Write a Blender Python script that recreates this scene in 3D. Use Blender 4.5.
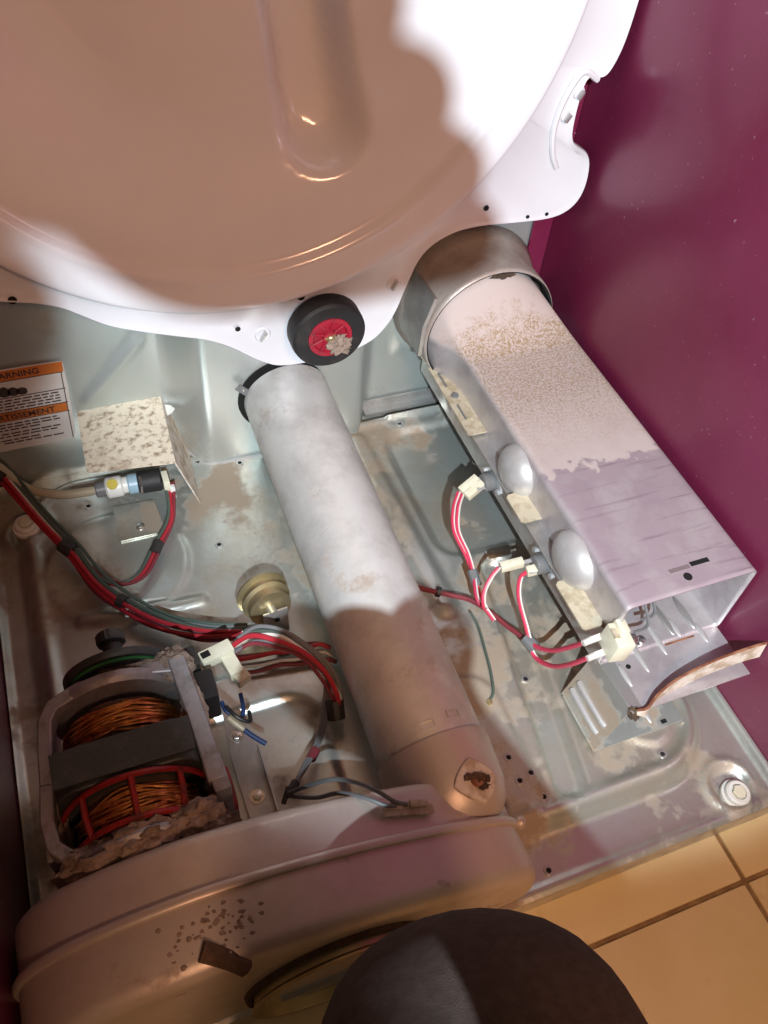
import bpy, bmesh, math, random
from mathutils import Vector, Matrix, Euler, noise
random.seed(7)
S = bpy.context.scene
C = S.collection
for o in list(bpy.data.objects):
    bpy.data.objects.remove(o)

# ------------------------------------------------------------------ camera, world, lights, exposure
cam_d = bpy.data.cameras.new('camera')
cam = bpy.data.objects.new('camera', cam_d); C.objects.link(cam)
cam.location = (.1465, -.1318, .7722)
cam.rotation_euler = (.6968, -.0793, -.3619)
cam_d.sensor_fit = 'VERTICAL'; cam_d.sensor_height = 36; cam_d.lens = 846.4/1024*36
cam_d.clip_start = .01
S.camera = cam

w = bpy.data.worlds.new('room_glow'); S.world = w; w.use_nodes = True
w.node_tree.nodes['Background'].inputs[0].default_value = (1.0, .66, .40, 1)
w.node_tree.nodes['Background'].inputs[1].default_value = .13

ld = bpy.data.lights.new('assumed_lamp_light', 'AREA'); ld.shape = 'DISK'; ld.size = .34  # assumed source of the warm room light, out of view
ld.energy = 23; ld.color = (1.0, .51, .29)
lo = bpy.data.objects.new('assumed_lamp_light', ld); C.objects.link(lo)
lo.location = (.24, -1.5, 1.80)
lo.rotation_euler = (Vector((.3, .2, .2)) - lo.location).to_track_quat('-Z', 'Y').to_euler()

LAMP = Vector((.110, -.455, .955))            # assumed head torch, unseen; added as the cold light source
AIM = Vector((.62, .45, .25))
hd = bpy.data.lights.new('assumed_torch_beam', 'SPOT'); hd.energy = 92; hd.color = (.80, .92, 1.0)
hd.shadow_soft_size = .0035; hd.spot_size = math.radians(53); hd.spot_blend = .42
ho = bpy.data.objects.new('assumed_torch_beam', hd); C.objects.link(ho)
ho.location = LAMP; ho.rotation_euler = (AIM - LAMP).to_track_quat('-Z', 'Y').to_euler()

S.view_settings.view_transform = 'Standard'; S.view_settings.look = 'None'
S.view_settings.gamma = 1; S.view_settings.use_curve_mapping = False
S.view_settings.exposure = 0.0

# ------------------------------------------------------------------ materials
def mat(name, col, metal=0., rough=.5, col2=None, nscale=30., lo=.45, hi=.65, rough2=None, bump=0., bscale=200.,
        col3=None, n3=12., lo3=.5, hi3=.62, rough3=.8, coat=0., detail=6., spec=.5, metal3=None, stretch=None):
    m = bpy.data.materials.new(name); m.use_nodes = True
    nt = m.node_tree; N = nt.nodes; L = nt.links
    b = N['Principled BSDF']
    b.inputs['Base Color'].default_value = (*col, 1); b.inputs['Metallic'].default_value = metal
    b.inputs['Roughness'].default_value = rough; b.inputs['Coat Weight'].default_value = coat
    b.inputs['Coat Roughness'].default_value = .12
    b.inputs['Specular IOR Level'].default_value = spec
    tc = N.new('ShaderNodeTexCoord'); src = tc.outputs['Object']
    if stretch:
        mp = N.new('ShaderNodeMapping'); mp.inputs['Scale'].default_value = stretch
        L.new(src, mp.inputs['Vector']); src2 = mp.outputs['Vector']
    else: src2 = src
    cur = None
    def ramp(scale, a, c_, vec, det=detail):
        n = N.new('ShaderNodeTexNoise'); n.inputs['Scale'].default_value = scale; n.inputs['Detail'].default_value = det
        n.inputs['Roughness'].default_value = .62
        L.new(vec, n.inputs['Vector'])
        r = N.new('ShaderNodeMapRange'); r.inputs['From Min'].default_value = a; r.inputs['From Max'].default_value = c_
        L.new(n.outputs['Fac'], r.inputs['Value']); return r.outputs['Result']
    def mixc(f, a, bcol):
        x = N.new('ShaderNodeMix'); x.data_type = 'RGBA'; L.new(f, x.inputs['Factor'])
        if isinstance(a, tuple): x.inputs['A'].default_value = (*a, 1)
        else: L.new(a, x.inputs['A'])
        x.inputs['B'].default_value = (*bcol, 1); return x.outputs['Result']
    def mixf(f, a, bv):
        x = N.new('ShaderNodeMix'); L.new(f, x.inputs['Factor'])
        if isinstance(a, float): x.inputs['A'].default_value = a
        else: L.new(a, x.inputs['A'])
        x.inputs['B'].default_value = bv; return x.outputs['Result']
    cc, rr, mm = col, float(rough), float(metal)
    if col2:
        f = ramp(nscale, lo, hi, src2); cc = mixc(f, cc, col2)
        if rough2 is not None: rr = mixf(f, rr, rough2)
    if col3:
        f3 = ramp(n3, lo3, hi3, src, 9.); cc = mixc(f3, cc, col3); rr = mixf(f3, rr, rough3)
        mm = mixf(f3, mm, metal*.35 if metal3 is None else metal3)
    if not isinstance(cc, tuple): L.new(cc, b.inputs['Base Color'])
    if not isinstance(rr, float): L.new(rr, b.inputs['Roughness'])
    if not isinstance(mm, float): L.new(mm, b.inputs['Metallic'])
    if bump:
        n = N.new('ShaderNodeTexNoise'); n.inputs['Scale'].default_value = bscale; n.inputs['Detail'].default_value = 5
        L.new(src, n.inputs['Vector'])
        bp = N.new('ShaderNodeBump'); bp.inputs['Strength'].default_value = bump; bp.inputs['Distance'].default_value = .002
        L.new(n.outputs['Fac'], bp.inputs['Height']); L.new(bp.outputs['Normal'], b.inputs['Normal'])
    return m

M = {}
M['pan'] = mat('galvanised_pan', (.64, .69, .66), .78, .30, (.50, .46, .38), 6, .44, .62, .46, .12, 160,
               (.36, .295, .225), 11.5, .54, .61, .7)
M['rear'] = mat('galvanised_rear', (.48, .54, .52), .6, .42, (.50, .53, .52), 7, .4, .65, .38, .08, 120,
                (.33, .30, .25), 9, .60, .75, .8)
M['galv'] = mat('galvanised_plain', (.60, .60, .59), .8, .36, (.48, .47, .46), 40, .45, .65, .5, .05, 200)
M['tube'] = mat('pipe_steel', (.74, .75, .73), .45, .42, (.58, .58, .56), 16, .45, .60, .5, .08, 180,
                (.40, .34, .29), 20, .58, .68, .7)
M['blower'] = mat('blower_steel', (.62, .56, .50), .45, .40, (.54, .46, .40), 14, .45, .65, .5, .08, 180,
                  (.22, .14, .10), 16, .62, .72, .85)
M['white'] = mat('white_enamel', (.69, .69, .72), 0., .16, (.65, .65, .69), 4, .4, .6, None, 0, 100, coat=.35)
M['maroon'] = mat('maroon_paint', (.165, .013, .050), .15, .34, (.215, .026, .075), 3, .4, .65, .42, .05, 500,
                  (.42, .28, .32), 220, .655, .72, .7, coat=.15, metal3=0.)
M['black_rubber'] = mat('black_rubber', (.012, .012, .013), 0, .62, (.03, .027, .025), 60, .5, .7)
M['black'] = mat('black_opening', (.004, .004, .004), 0, .9)
M['red_plastic'] = mat('red_plastic', (.30, .015, .015), 0, .45, (.10, .02, .015), 60, .5, .7)
M['hub_red'] = mat('roller_hub_red', (.33, .012, .03), 0, .4, (.16, .02, .03), 80, .5, .7)
M['copper'] = mat('copper_wire', (.78, .36, .11), .85, .34, (.34, .13, .045), 90, .45, .65, .5)
M['core'] = mat('motor_core', (.075, .085, .085), .55, .5, (.12, .12, .11), 50, .5, .7, None, .2, 500)
M['alu'] = mat('motor_casting', (.42, .41, .43), .55, .5, (.26, .23, .21), 45, .48, .68, .8, .15, 300)
M['lint'] = mat('lint', (.34, .26, .21), 0, 1., (.19, .14, .11), 90, .4, .65, None, 1., 300)
M['dust_card'] = mat('dusty_shield', (.74, .66, .52), 0, .7, (.30, .22, .15), 130, .50, .66, .95, .3, 300, (.42, .33, .24), 26, .55, .75, .95)
M['cream'] = mat('cream_nylon', (.72, .70, .55), 0, .42, (.62, .58, .42), 40, .45, .7)
M['white_plastic'] = mat('white_plastic', (.74, .74, .70), 0, .4)
M['blue_plastic'] = mat('pale_blue_plastic', (.30, .45, .55), 0, .4)
M['yellow_plastic'] = mat('yellow_plastic', (.62, .52, .10), 0, .4)
M['brass'] = mat('tarnished_zinc', (.55, .46, .26), .85, .38, (.40, .34, .22), 30, .45, .65, .5)
M['w_red'] = mat('red_wire', (.40, .022, .035), 0, .38)
M['w_pink'] = mat('red_heat_wire', (.60, .045, .10), 0, .42)
M['w_white'] = mat('white_wire', (.66, .64, .60), 0, .42)
M['w_grey'] = mat('grey_wire', (.16, .165, .17), 0, .45)
M['w_green'] = mat('green_wire', (.07, .10, .08), 0, .5)
M['w_black'] = mat('black_wire', (.016, .016, .017), 0, .45)
M['w_blue'] = mat('blue_wire', (.02, .05, .16), 0, .45)
M['w_maroon'] = mat('dark_red_wire', (.20, .03, .04), 0, .5)
M['dome'] = mat('pressed_zinc', (.58, .58, .58), .45, .42, (.48, .47, .46), 40, .45, .65, .55)
M['collar'] = mat('brownish_zinc', (.52, .47, .43), .4, .5, (.40, .33, .29), 22, .45, .62, .65, .25, 260)  # browner zinc mottled in two tones
M['tape'] = mat('black_tape', (.03, .028, .026), 0, .55)
M['hose'] = mat('water_hose', (.42, .38, .27), 0, .35)
M['chrome'] = mat('bright_zinc', (.75, .75, .74), .95, .22)
M['rust'] = mat('rusty_edge', (.20, .07, .035), .2, .7, (.34, .16, .09), 60, .45, .6)
M['label'] = mat('label_paper', (.70, .66, .62), 0, .5)
M['orange'] = mat('label_orange', (.60, .17, .03), 0, .5)
M['ink'] = mat('label_ink', (.05, .035, .03), 0, .6)
M['mica'] = mat('insulator_board', (.66, .60, .52), 0, .75, (.42, .33, .24), 60, .45, .6)
M['tan'] = mat('dusty_flange', (.62, .56, .42), .3, .55, (.45, .38, .26), 70, .45, .6)
M['foam'] = mat('brown_felt', (.12, .075, .045), 0, 1., (.07, .045, .03), 60, .4, .6, None, .6, 400)
M['trousers'] = mat('dark_twill', (.060, .043, .036), 0, .95, (.076, .056, .047), 160, .4, .6, None, .35, 1400, spec=.2)
M['shirt'] = mat('grey_cotton', (.06, .065, .075), 0, .95)
M['skin'] = mat('skin', (.42, .24, .17), 0, .55)
M['shoe'] = mat('dark_leather', (.03, .022, .018), 0, .5)
M['hair'] = mat('dark_hair', (.02, .014, .01), 0, .6)
M['lens'] = mat('lamp_lens', (.9, .92, .95), 0, .1)
M['grout'] = mat('grout', (.36, .25, .12), 0, .95, (.22, .14, .07), 40, .4, .6)
M['tile'] = mat('floor_tile', (.74, .62, .33), 0, .36, (.82, .70, .42), 5, .42, .62, .42, .05, 60,
                (.60, .46, .22), 9, .56, .66, .5)
M['plaster'] = mat('wall_plaster', (.52, .44, .34), 0, .8, (.56, .48, .38), 6, .4, .6)
M['green'] = mat('green_ring', (.03, .16, .05), 0, .4)

def heater_mat():
    m = mat('heater_steel', (.62, .59, .60), .55, .42, (.50, .46, .48), 30, .45, .65, .5, .06, 250)
    nt = m.node_tree; N = nt.nodes; L = nt.links; b = N['Principled BSDF']
    tc = N.new('ShaderNodeTexCoord'); sp = N.new('ShaderNodeSeparateXYZ'); L.new(tc.outputs['Object'], sp.inputs[0])
    def mr(v, a, c_, lo=0., hi=1.):
        r = N.new('ShaderNodeMapRange'); r.inputs['From Min'].default_value = a; r.inputs['From Max'].default_value = c_
        r.inputs['To Min'].default_value = lo; r.inputs['To Max'].default_value = hi
        L.new(v, r.inputs['Value']); return r.outputs['Result']
    def noi(s, d=6):
        n = N.new('ShaderNodeTexNoise'); n.inputs['Scale'].default_value = s; n.inputs['Detail'].default_value = d
        L.new(tc.outputs['Object'], n.inputs['Vector']); return n.outputs['Fac']
    def math_(op, a, b_):
        x = N.new('ShaderNodeMath'); x.operation = op
        for i, v in enumerate((a, b_)):
            if isinstance(v, float): x.inputs[i].default_value = v
            else: L.new(v, x.inputs[i])
        return x.outputs[0]
    y = sp.outputs['Y']; z = sp.outputs['Z']
    yj = math_('ADD', y, mr(noi(70), .3, .7, -.014, .014))
    top = mr(z, .082, .0895)                                        # lies on the upward-facing sheet only
    film = math_('MULTIPLY', mr(yj, -.043, -.038), top)               # settled dust, wiped off near the mouth
    tan = math_('MULTIPLY', math_('MULTIPLY', mr(yj, -.03, .07), mr(yj, .175, .155)), mr(noi(420, 4), .40, .60))
    tan = math_('MULTIPLY', tan, top)
    wiped = math_('MULTIPLY', math_('MULTIPLY', mr(yj, -.038, -.043), top), mr(noi(25), .3, .5, .55, 1.))
    mp = N.new('ShaderNodeMapping'); mp.inputs['Scale'].default_value = (9, 150, 9); mp.inputs['Rotation'].default_value = (0, 0, .12)
    L.new(tc.outputs['Object'], mp.inputs['Vector'])
    sn = N.new('ShaderNodeTexNoise'); sn.inputs['Scale'].default_value = 1.; sn.inputs['Detail'].default_value = 4; L.new(mp.outputs['Vector'], sn.inputs['Vector'])
    smear = math_('MULTIPLY', wiped, mr(sn.outputs['Fac'], .58, .68, 0., .75))
    col0 = b.inputs['Base Color'].links[0].from_socket
    def mixc(f, a, bc):
        x = N.new('ShaderNodeMix'); x.data_type = 'RGBA'; L.new(f, x.inputs['Factor']); L.new(a, x.inputs['A'])
        x.inputs['B'].default_value = (*bc, 1); return x.outputs['Result']
    c1 = mixc(wiped, col0, (.27, .195, .235)); c1 = mixc(smear, c1, (.15, .10, .13)); c2 = mixc(film, c1, (.54, .455, .43)); c3 = mixc(tan, c2, (.34, .24, .14))
    L.new(c3, b.inputs['Base Color'])
    tot = math_('MAXIMUM', film, wiped)
    x = N.new('ShaderNodeMix'); L.new(tot, x.inputs['Factor']); x.inputs['A'].default_value = .42; x.inputs['B'].default_value = .8
    L.new(x.outputs['Result'], b.inputs['Roughness'])
    x = N.new('ShaderNodeMix'); L.new(tot, x.inputs['Factor']); x.inputs['A'].default_value = .6; x.inputs['B'].default_value = .08
    L.new(x.outputs['Result'], b.inputs['Metallic'])
    return m
M['heater'] = heater_mat()

# ------------------------------------------------------------------ mesh helpers
ORG = {}
class MB:
    def __init__(s): s.v = []; s.f = []; s.mi = []
    def add(s, vs, fs, mi=0):
        k = len(s.v); s.v += [Vector(p) for p in vs]; s.f += [tuple(i+k for i in f) for f in fs]; s.mi += [mi]*len(fs); return s
    def box(s, c, d, rot=None, bev=0.):
        x, y, z = d[0]/2, d[1]/2, d[2]/2; c = Vector(c)
        if bev > 0:
            bm = bmesh.new(); bmesh.ops.create_cube(bm, size=1)
            for v in bm.verts: v.co = Vector((v.co.x*d[0], v.co.y*d[1], v.co.z*d[2]))
            bmesh.ops.bevel(bm, geom=list(bm.edges), offset=bev, segments=2, affect='EDGES', profile=.6)
            bm.verts.ensure_lookup_table()
            vs = [v.co.copy() for v in bm.verts]; fs = [tuple(v.index for v in f.verts) for f in bm.faces]; bm.free()
        else:
            vs = [Vector((a*x, b*y, e*z)) for a in (-1, 1) for b in (-1, 1) for e in (-1, 1)]
            fs = [(0,1,3,2), (4,6,7,5), (0,4,5,1), (2,3,7,6), (0,2,6,4), (1,5,7,3)]
        if rot: 
            R = rot if isinstance(rot, Matrix) else Euler(rot).to_matrix()
            vs = [R @ v for v in vs]
        return s.add([v+c for v in vs], fs)
    def hexa(s, bot, top):
        return s.add(list(bot)+list(top), [(3,2,1,0), (4,5,6,7), (0,1,5,4), (1,2,6,5), (2,3,7,6), (3,0,4,7)])
    def tube(s, pts, r, n=8, cap=True, closed=False, mi=0):
        pts = [Vector(p) for p in pts]; K = len(pts); rings = []
        rr = r if isinstance(r, (list, tuple)) else [r]*K
        up = None; vs = []
        for i, p in enumerate(pts):
            if closed: t = pts[(i+1) % K]-pts[i-1]
            else: t = pts[min(i+1, K-1)]-pts[max(i-1, 0)]
            t.normalize()
            if up is None:
                up = Vector((0, 0, 1)) if abs(t.z) < .9 else Vector((1, 0, 0))
            a = t.cross(up)
            if a.length < 1e-6: a = t.orthogonal()
            a.normalize(); up = a.cross(t).normalized()
            for j in range(n):
                q = 2*math.pi*j/n; vs.append(p + (a*math.cos(q) + up*math.sin(q))*rr[i])
        fs = []
        for i in range(K if closed else K-1):
            for j in range(n):
                a0 = i*n+j; a1 = i*n+(j+1) % n; b0 = ((i+1) % K)*n+j; b1 = ((i+1) % K)*n+(j+1) % n
                fs.append((a0, a1, b1, b0))
        if cap and not closed: fs += [tuple(range(n-1, -1, -1)), tuple(range((K-1)*n, K*n))]
        return s.add(vs, fs, mi)
    def lathe(s, prof, org, axis, n=32, close=False):
        """prof: (radius, along) pairs about axis"""
        org = Vector(org); ax = Vector(axis).normalized(); a = ax.orthogonal().normalized(); b = ax.cross(a)
        vs = []; K = len(prof)
        for r, h in prof:
            for j in range(n):
                q = 2*math.pi*j/n; vs.append(org + ax*h + (a*math.cos(q) + b*math.sin(q))*max(r, 1e-5))
        fs = []
        for i in range(K if close else K-1):
            for j in range(n):
                i2 = (i+1) % K
                fs.append((i*n+j, i*n+(j+1) % n, i2*n+(j+1) % n, i2*n+j))
        return s.add(vs, fs)
    def cyl(s, p0, p1, r, n=20, r1=None, bev=0.):
        p0 = Vector(p0); p1 = Vector(p1); h = (p1-p0).length; r1 = r if r1 is None else r1
        pr = [(0, 0), (r-bev, 0), (r, bev), (r1, h-bev), (r1-bev, h), (0, h)] if bev else [(0, 0), (r, 0), (r1, h), (0, h)]
        return s.lathe(pr, p0, p1-p0, n)
    def grid(s, fn, nu, nv, keep=None):
        vs = [fn(i/nu, j/nv) for j in range(nv+1) for i in range(nu+1)]
        fs = []
        for j in range(nv):
            for i in range(nu):
                if keep and not keep((i+.5)/nu, (j+.5)/nv): continue
                a = j*(nu+1)+i; fs.append((a, a+1, a+nu+2, a+nu+1))
        return s.add(vs, fs)
    def prism(s, poly, axis, a0, a1):
        """poly of 2D points extruded along axis ('x','y','z')"""
        n = len(poly)
        def mk(p, a): return {'x': (a, p[0], p[1]), 'y': (p[0], a, p[1]), 'z': (p[0], p[1], a)}[axis]
        vs = [mk(p, a0) for p in poly]+[mk(p, a1) for p in poly]
        fs = [tuple(range(n)), tuple(range(2*n-1, n-1, -1))]+[(i, n+i, n+(i+1) % n, (i+1) % n) for i in range(n)]
        return s.add(vs, fs)
    def loft(s, rings, closed=True, cap0=False, cap1=False):
        n = len(rings[0]); vs = [p for r in rings for p in r]; fs = []
        for i in range(len(rings)-1):
            for j in range(n if closed else n-1):
                fs.append((i*n+j, i*n+(j+1) % n, (i+1)*n+(j+1) % n, (i+1)*n+j))
        if cap0: fs.append(tuple(range(n-1, -1, -1)))
        if cap1: fs.append(tuple(range((len(rings)-1)*n, len(rings)*n)))
        return s.add(vs, fs)
    def build(s, name, m, parent=None, sharp=35, solid=0., sub=0, bevel=0.):
        o0 = ORG.get(parent.name, Vector()) if parent else Vector()
        me = bpy.data.meshes.new(name); me.from_pydata([v-o0 for v in s.v], [], s.f)
        bm = bmesh.new(); bm.from_mesh(me); bmesh.ops.recalc_face_normals(bm, faces=bm.faces); bm.to_mesh(me); bm.free()
        for p in me.polygons: p.use_smooth = True
        me.set_sharp_from_angle(angle=math.radians(sharp))
        ms = m if isinstance(m, list) else [m]
        for x in ms: me.materials.append(M[x])
        if len(ms) > 1:
            for p, i in zip(me.polygons, s.mi): p.material_index = i
        o = bpy.data.objects.new(name, me); C.objects.link(o)
        if parent: o.parent = parent
        ORG[o.name] = o0
        if bevel:
            md = o.modifiers.new('bevel', 'BEVEL'); md.width = bevel; md.segments = 2; md.limit_method = 'ANGLE'
        if solid:
            md = o.modifiers.new('solid', 'SOLIDIFY'); md.thickness = solid; md.offset = 0
        if sub:
            md = o.modifiers.new('sub', 'SUBSURF'); md.levels = sub; md.render_levels = sub
        return o

def thing(name, label, cat, loc, group=None):
    o = bpy.data.objects.new(name, None); C.objects.link(o); o.location = loc; o.empty_display_size = .02
    o['label'] = label; o['category'] = cat
    if group: o['group'] = group
    ORG[o.name] = Vector(loc); return o
def tag(o, label, cat, group=None):
    o['label'] = label; o['category'] = cat
    if group: o['group'] = group
    return o
def spline(pts, k=6):
    P = [Vector(p) for p in pts]
    P = [P[0]*2-P[1]]+P+[P[-1]*2-P[-2]]; out = []
    for i in range(1, len(P)-2):
        a, b, c, d = P[i-1:i+3]
        for j in range(k):
            t = j/k
            out.append(.5*((2*b)+(c-a)*t+(2*a-5*b+4*c-d)*t*t+(3*b-a-3*c+d)*t**3))
    out.append(P[-2]); return out
def sm(a, b, x):
    t = max(0., min(1., (x-a)/(b-a))); return t*t*(3-2*t)
def rbox(x, y, x0, x1, y0, y1, r):
    cx, cy = (x0+x1)/2, (y0+y1)/2; hx, hy = (x1-x0)/2-r, (y1-y0)/2-r
    dx, dy = abs(x-cx)-hx, abs(y-cy)-hy
    return math.hypot(max(dx, 0), max(dy, 0))+min(max(dx, dy), 0)-r
def segd(x, y, ax, ay, bx, by):
    dx, dy = bx-ax, by-ay; t = max(0, min(1, ((x-ax)*dx+(y-ay)*dy)/(dx*dx+dy*dy)))
    return math.hypot(x-ax-t*dx, y-ay-t*dy)

# ------------------------------------------------------------------ floor
FZ = -.032
fl = MB().box((.3, -.3, FZ-.012), (3.2, 3.4, .02)).build('floor', 'grout'); fl['kind'] = 'structure'
P_ = .305; g = .0022
tm = MB().box((0, 0, 0), (P_-2*g, P_-2*g, .010), bev=.002).build('tile', 'tile', fl)
first = True
for i in range(-5, 4):
    for j in range(-5, 5):
        x = .612+(i+.5)*P_; y = -.046+(j+.5)*P_
        t = tm if first else tm.copy()
        if not first: C.objects.link(t)
        first = False; t.location = (x, y, FZ-.005); t.parent = fl
        t.rotation_euler.z = random.choice((0, math.pi/2, math.pi, -math.pi/2))

wb_ = MB().box((.3, .80, 1.18), (3.2, .04, 2.42)).build('wall_back', 'plaster'); wb_['kind'] = 'structure'
# ------------------------------------------------------------------ dryer cabinet
WID = .68; DEP = .617
cab = thing('dryer_cabinet', 'open clothes dryer cabinet with maroon side panels and galvanised base pan', 'dryer', (.34, .3, FZ))
def pan_z(x, y):
    d = rbox(x, y, .030, .645, .050, .600, .075)
    z = .013*sm(.005, -.009, d)+.004*math.exp(-((d+.014)/.006)**2)
    # slanting channel and the shallow step beside it
    z -= .011*sm(.019, .009, segd(x, y, .520, .330, .480, .082))
    z += .004*sm(.004, -.003, rbox(x, y, .350, .452, .062, .215, .03))
    z += .003*sm(.004, -.004, rbox(x, y, .545, .618, .085, .30, .045))
    # motor platform: two nested rounded steps
    z += .007*sm(.005, -.004, rbox(x, y, .150, .318, .080, .288, .05))
    z -= .005*sm(.005, -.004, rbox(x, y, .100, .276, .080, .245, .03))
    # round emboss and beads, rear left
    z += .003*sm(.004, -.004, math.hypot(x-.125, y-.455)-.075)
    z += .004*sm(.010, .002, segd(x, y, .08, .395, .20, .385))
    # rear right tray
    z -= .008*sm(.006, -.006, rbox(x, y, .470, .63, .36, .565, .03))
    z += .004*sm(.006, .001, segd(x, y, .49, .588, .63, .588))
    z += .006*sm(.020, .004, segd(x, y, .435, .56, .445, .30))
    # foot dimples at the corners
    for cx, cy in ((.634, .030), (.046, .030), (.040, .540)):
        r = math.hypot(x-cx, y-cy)
        z += .0035*math.exp(-((r-.0245)/.004)**2)-.004*sm(.021, .016, r)
    # upturned lip on the right and left, rolled front lip
    z += .008*sm(.671, .676, x)+.006*sm(.006, .002, x)
    z += .0025*math.exp(-((y-.006)/.004)**2)
    return z
pan = MB().grid(lambda u, v: (u*WID, v*DEP, pan_z(u*WID, v*DEP)), 226, 205).build('base_pan', 'pan', cab, sharp=60)
MB().prism([(0, 0), (.002, 0), (.002, -.028), (.012, -.0295), (.012, -.0315), (0, -.0315)], 'x', 0, WID).build('front_skirt', 'galv', cab)
for x, y in ((.433, .1204), (.433, .0964), (.4466, .100), (.4482, .0759), (.4267, .0185), (.5802, .0758), (.0816, .491),
             (.235, .4519), (.3869, .1609), (.5717, .4915), (.108, .549), (.288, .566), (.4937, .197), (.137, .30), (.5, .575), (.5637, .1617)):
    z = pan_z(x, y)
    h = MB().lathe([(.0048, -.0005), (.0042, .0013), (.0026, .0013), (.0022, -.002)], (x, y, z), (0, 0, 1), 14).build('hole_rim', 'galv', pan)
    MB().cyl((x, y, z-.001), (x, y, z+.0003), .0026, 12).build('screw_hole', 'black', pan)
def side(name, x0, x1, inner):
    return MB().box(((x0+x1)/2, .305, .46), (x1-x0, .65, .98), bev=.0012).build(name, 'maroon', cab)
rs = side('side_panel', .6805, .6835, .68); ls = side('side_panel', -.0045, -.0015, 0)
# return flange in the rear right corner
rf = MB().box((.668, .612, .55), (.024, .003, .80)).build('corner_flange', 'maroon', rs)
MB().lathe([(0, 0), (.004, 0), (.0035, -.003), (0, -.0035)], (.660, .610, .292), (0, 1, 0), 14).build('screw', 'chrome', rs)
def rear_y(x, z):
    b = sm(.218, .258, x)*sm(.470, .440, x)*sm(.30, .24, z)
    y = DEP-.043*b+.05*sm(.26, .36, z)
    y -= .005*sm(.010, .003, segd(x, z, .198, .178, .135, .108))
    y -= .003*sm(.006, -.004, rbox(x, z, .50, .53, .10, .125, .006))
    y += .0015*math.sin(x*42)*sm(.1, .3, z)
    return y
rear = MB().grid(lambda u, v: (u*WID, rear_y(u*WID, v*.94), v*.94), 150, 120).build('rear_panel', 'rear', cab, sharp=50)
MB().tube(spline([(.228, .606, .020), (.236, .594, .016), (.246, .580, .012), (.262, .574, .0115), (.300, .5715, .0125), (.345, .5705, .014)]), .0032, 8).build('rolled_lip', 'galv', rear)
MB().prism([(.600, .012), (.614, .012), (.614, .028), (.611, .028), (.609, .018), (.600, .016)], 'x', .462, .66).build('rear_lip', 'galv', rear)
MB().lathe([(.0520, 0), (.0520, -.0012), (0, -.0012)], (.3445, .5738, .1035), (0, 1, 0), 40).build('exhaust_opening', 'black', rear)
MB().box((.215, .6145, .024), (.05, .003, .022)).build('slot_plate', 'galv', rear)
MB().box((.104, .585, .0135), (.028, .010, .0012)).build('pan_slot', 'black', pan)
MB().box((.235, .588, .0145), (.020, .010, .0014), (0, 0, -.5)).build('pan_slot', 'black', pan)
# levelling foot plugs
def foot(name, x, y, label):
    t = thing(name, label, 'foot', (x, y, pan_z(x, y)))
    z = pan_z(x, y)
    MB().lathe([(0, 0), (.0145, 0), (.015, .002), (.0145, .005), (.0125, .0055), (.012, .010), (.0105, .0115), (.0078, .0115), (.0074, .009), (0, .009)],
               (x, y, z), (.03, -.05, 1), 28).build('plug', 'white_plastic', t)
    MB().lathe([(0, .0085), (.0068, .0085), (.0068, .013), (.006, .0138), (0, .0138)], (x, y, z), (.03, -.05, 1), 6).build('hex_core', 'cream', t)
foot('levelling_foot', .634, .021, 'white plastic levelling foot plug in front corner by maroon panel')
foot('levelling_foot', .040, .538, 'white plastic levelling foot plug beside red wiring under the warning label')

# ------------------------------------------------------------------ drum bulkhead (white enamel)
BC = Vector((.3056, .54, .5622)); BR = .3092
bk = thing('drum_bulkhead', 'large white enamelled round drum bulkhead at the back of the dryer', 'bulkhead', (BC.x, .56, .25))
def dish_y(x, z):
    r = math.hypot(x-BC.x, z-BC.z)
    y = .0
    y += .004*sm(BR-.004, BR-.034, r)+.009*sm(BR-.034, BR-.044, r)
    y += .050*sm(BR-.034, .130, r)
    # tall pressed air channel
    d = segd(x, z, .392, .405, .345, .70)
    y += .042*sm(.040, .018, d)
    d2 = segd(x, z, .19, .585, .17, .75)
    y += .022*sm(.040, .015, d2)
    return BC.y+y
mb = MB(); NR, NA = 110, 150
vs = [(BC.x, dish_y(BC.x, BC.z), BC.z)]; fs = []
for i in range(1, NR+1):
    r = (BR-.004)*i/NR
    for j in range(NA):
        q = 2*math.pi*j/NA; x = BC.x+r*math.cos(q); z = BC.z+r*math.sin(q); vs.append((x, dish_y(x, z), z))
for dr, dy in ((-.0020, .0006), (-.0004, .0025), (0, .006), (.0, .022)):
    for j in range(NA):
        q = 2*math.pi*j/NA; r = BR+dr; vs.append((BC.x+r*math.cos(q), BC.y+dy, BC.z+r*math.sin(q)))
K = NR+4
for j in range(NA): fs.append((0, 1+j, 1+(j+1) % NA))
for i in range(K-1):
    for j in range(NA):
        a = 1+i*NA+j; b = 1+i*NA+(j+1) % NA; fs.append((a, b, b+NA, a+NA))
mb.add(vs, fs).build('dish', 'white', bk, sharp=60)
half = [(.336, .158), (.363, .155), (.415, .158), (.4447, .1686), (.4600, .184), (.4715, .2044), (.480, .235), (.492, .272), (.515, .290), (.5465, .2976), (.600, .2945),
        (.6364, .2932), (.658, .298), (.672, .312), (.6755, .335), (.6700, .362), (.652, .372), (.643, .380), (.640, .399), (.6405, .432), (.6450, .4416), (.655, .438), (.6640, .440), (.6700, .452), (.6745, .470), (.6765, .5036),
        (.677, .60), (.677, .80), (.62, .88)]
left = [(.04, .88), (.004, .80), (.004, .45), (.010, .36), (.03, .315), (.055, .296), (.084, .2889), (.110, .283), (.1324, .2744), (.153, .258), (.1723, .2437), (.203, .231), (.237, .2183), (.262, .210), (.2868, .195), (.308, .176), (.322, .166)]
outl = half+left
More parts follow.
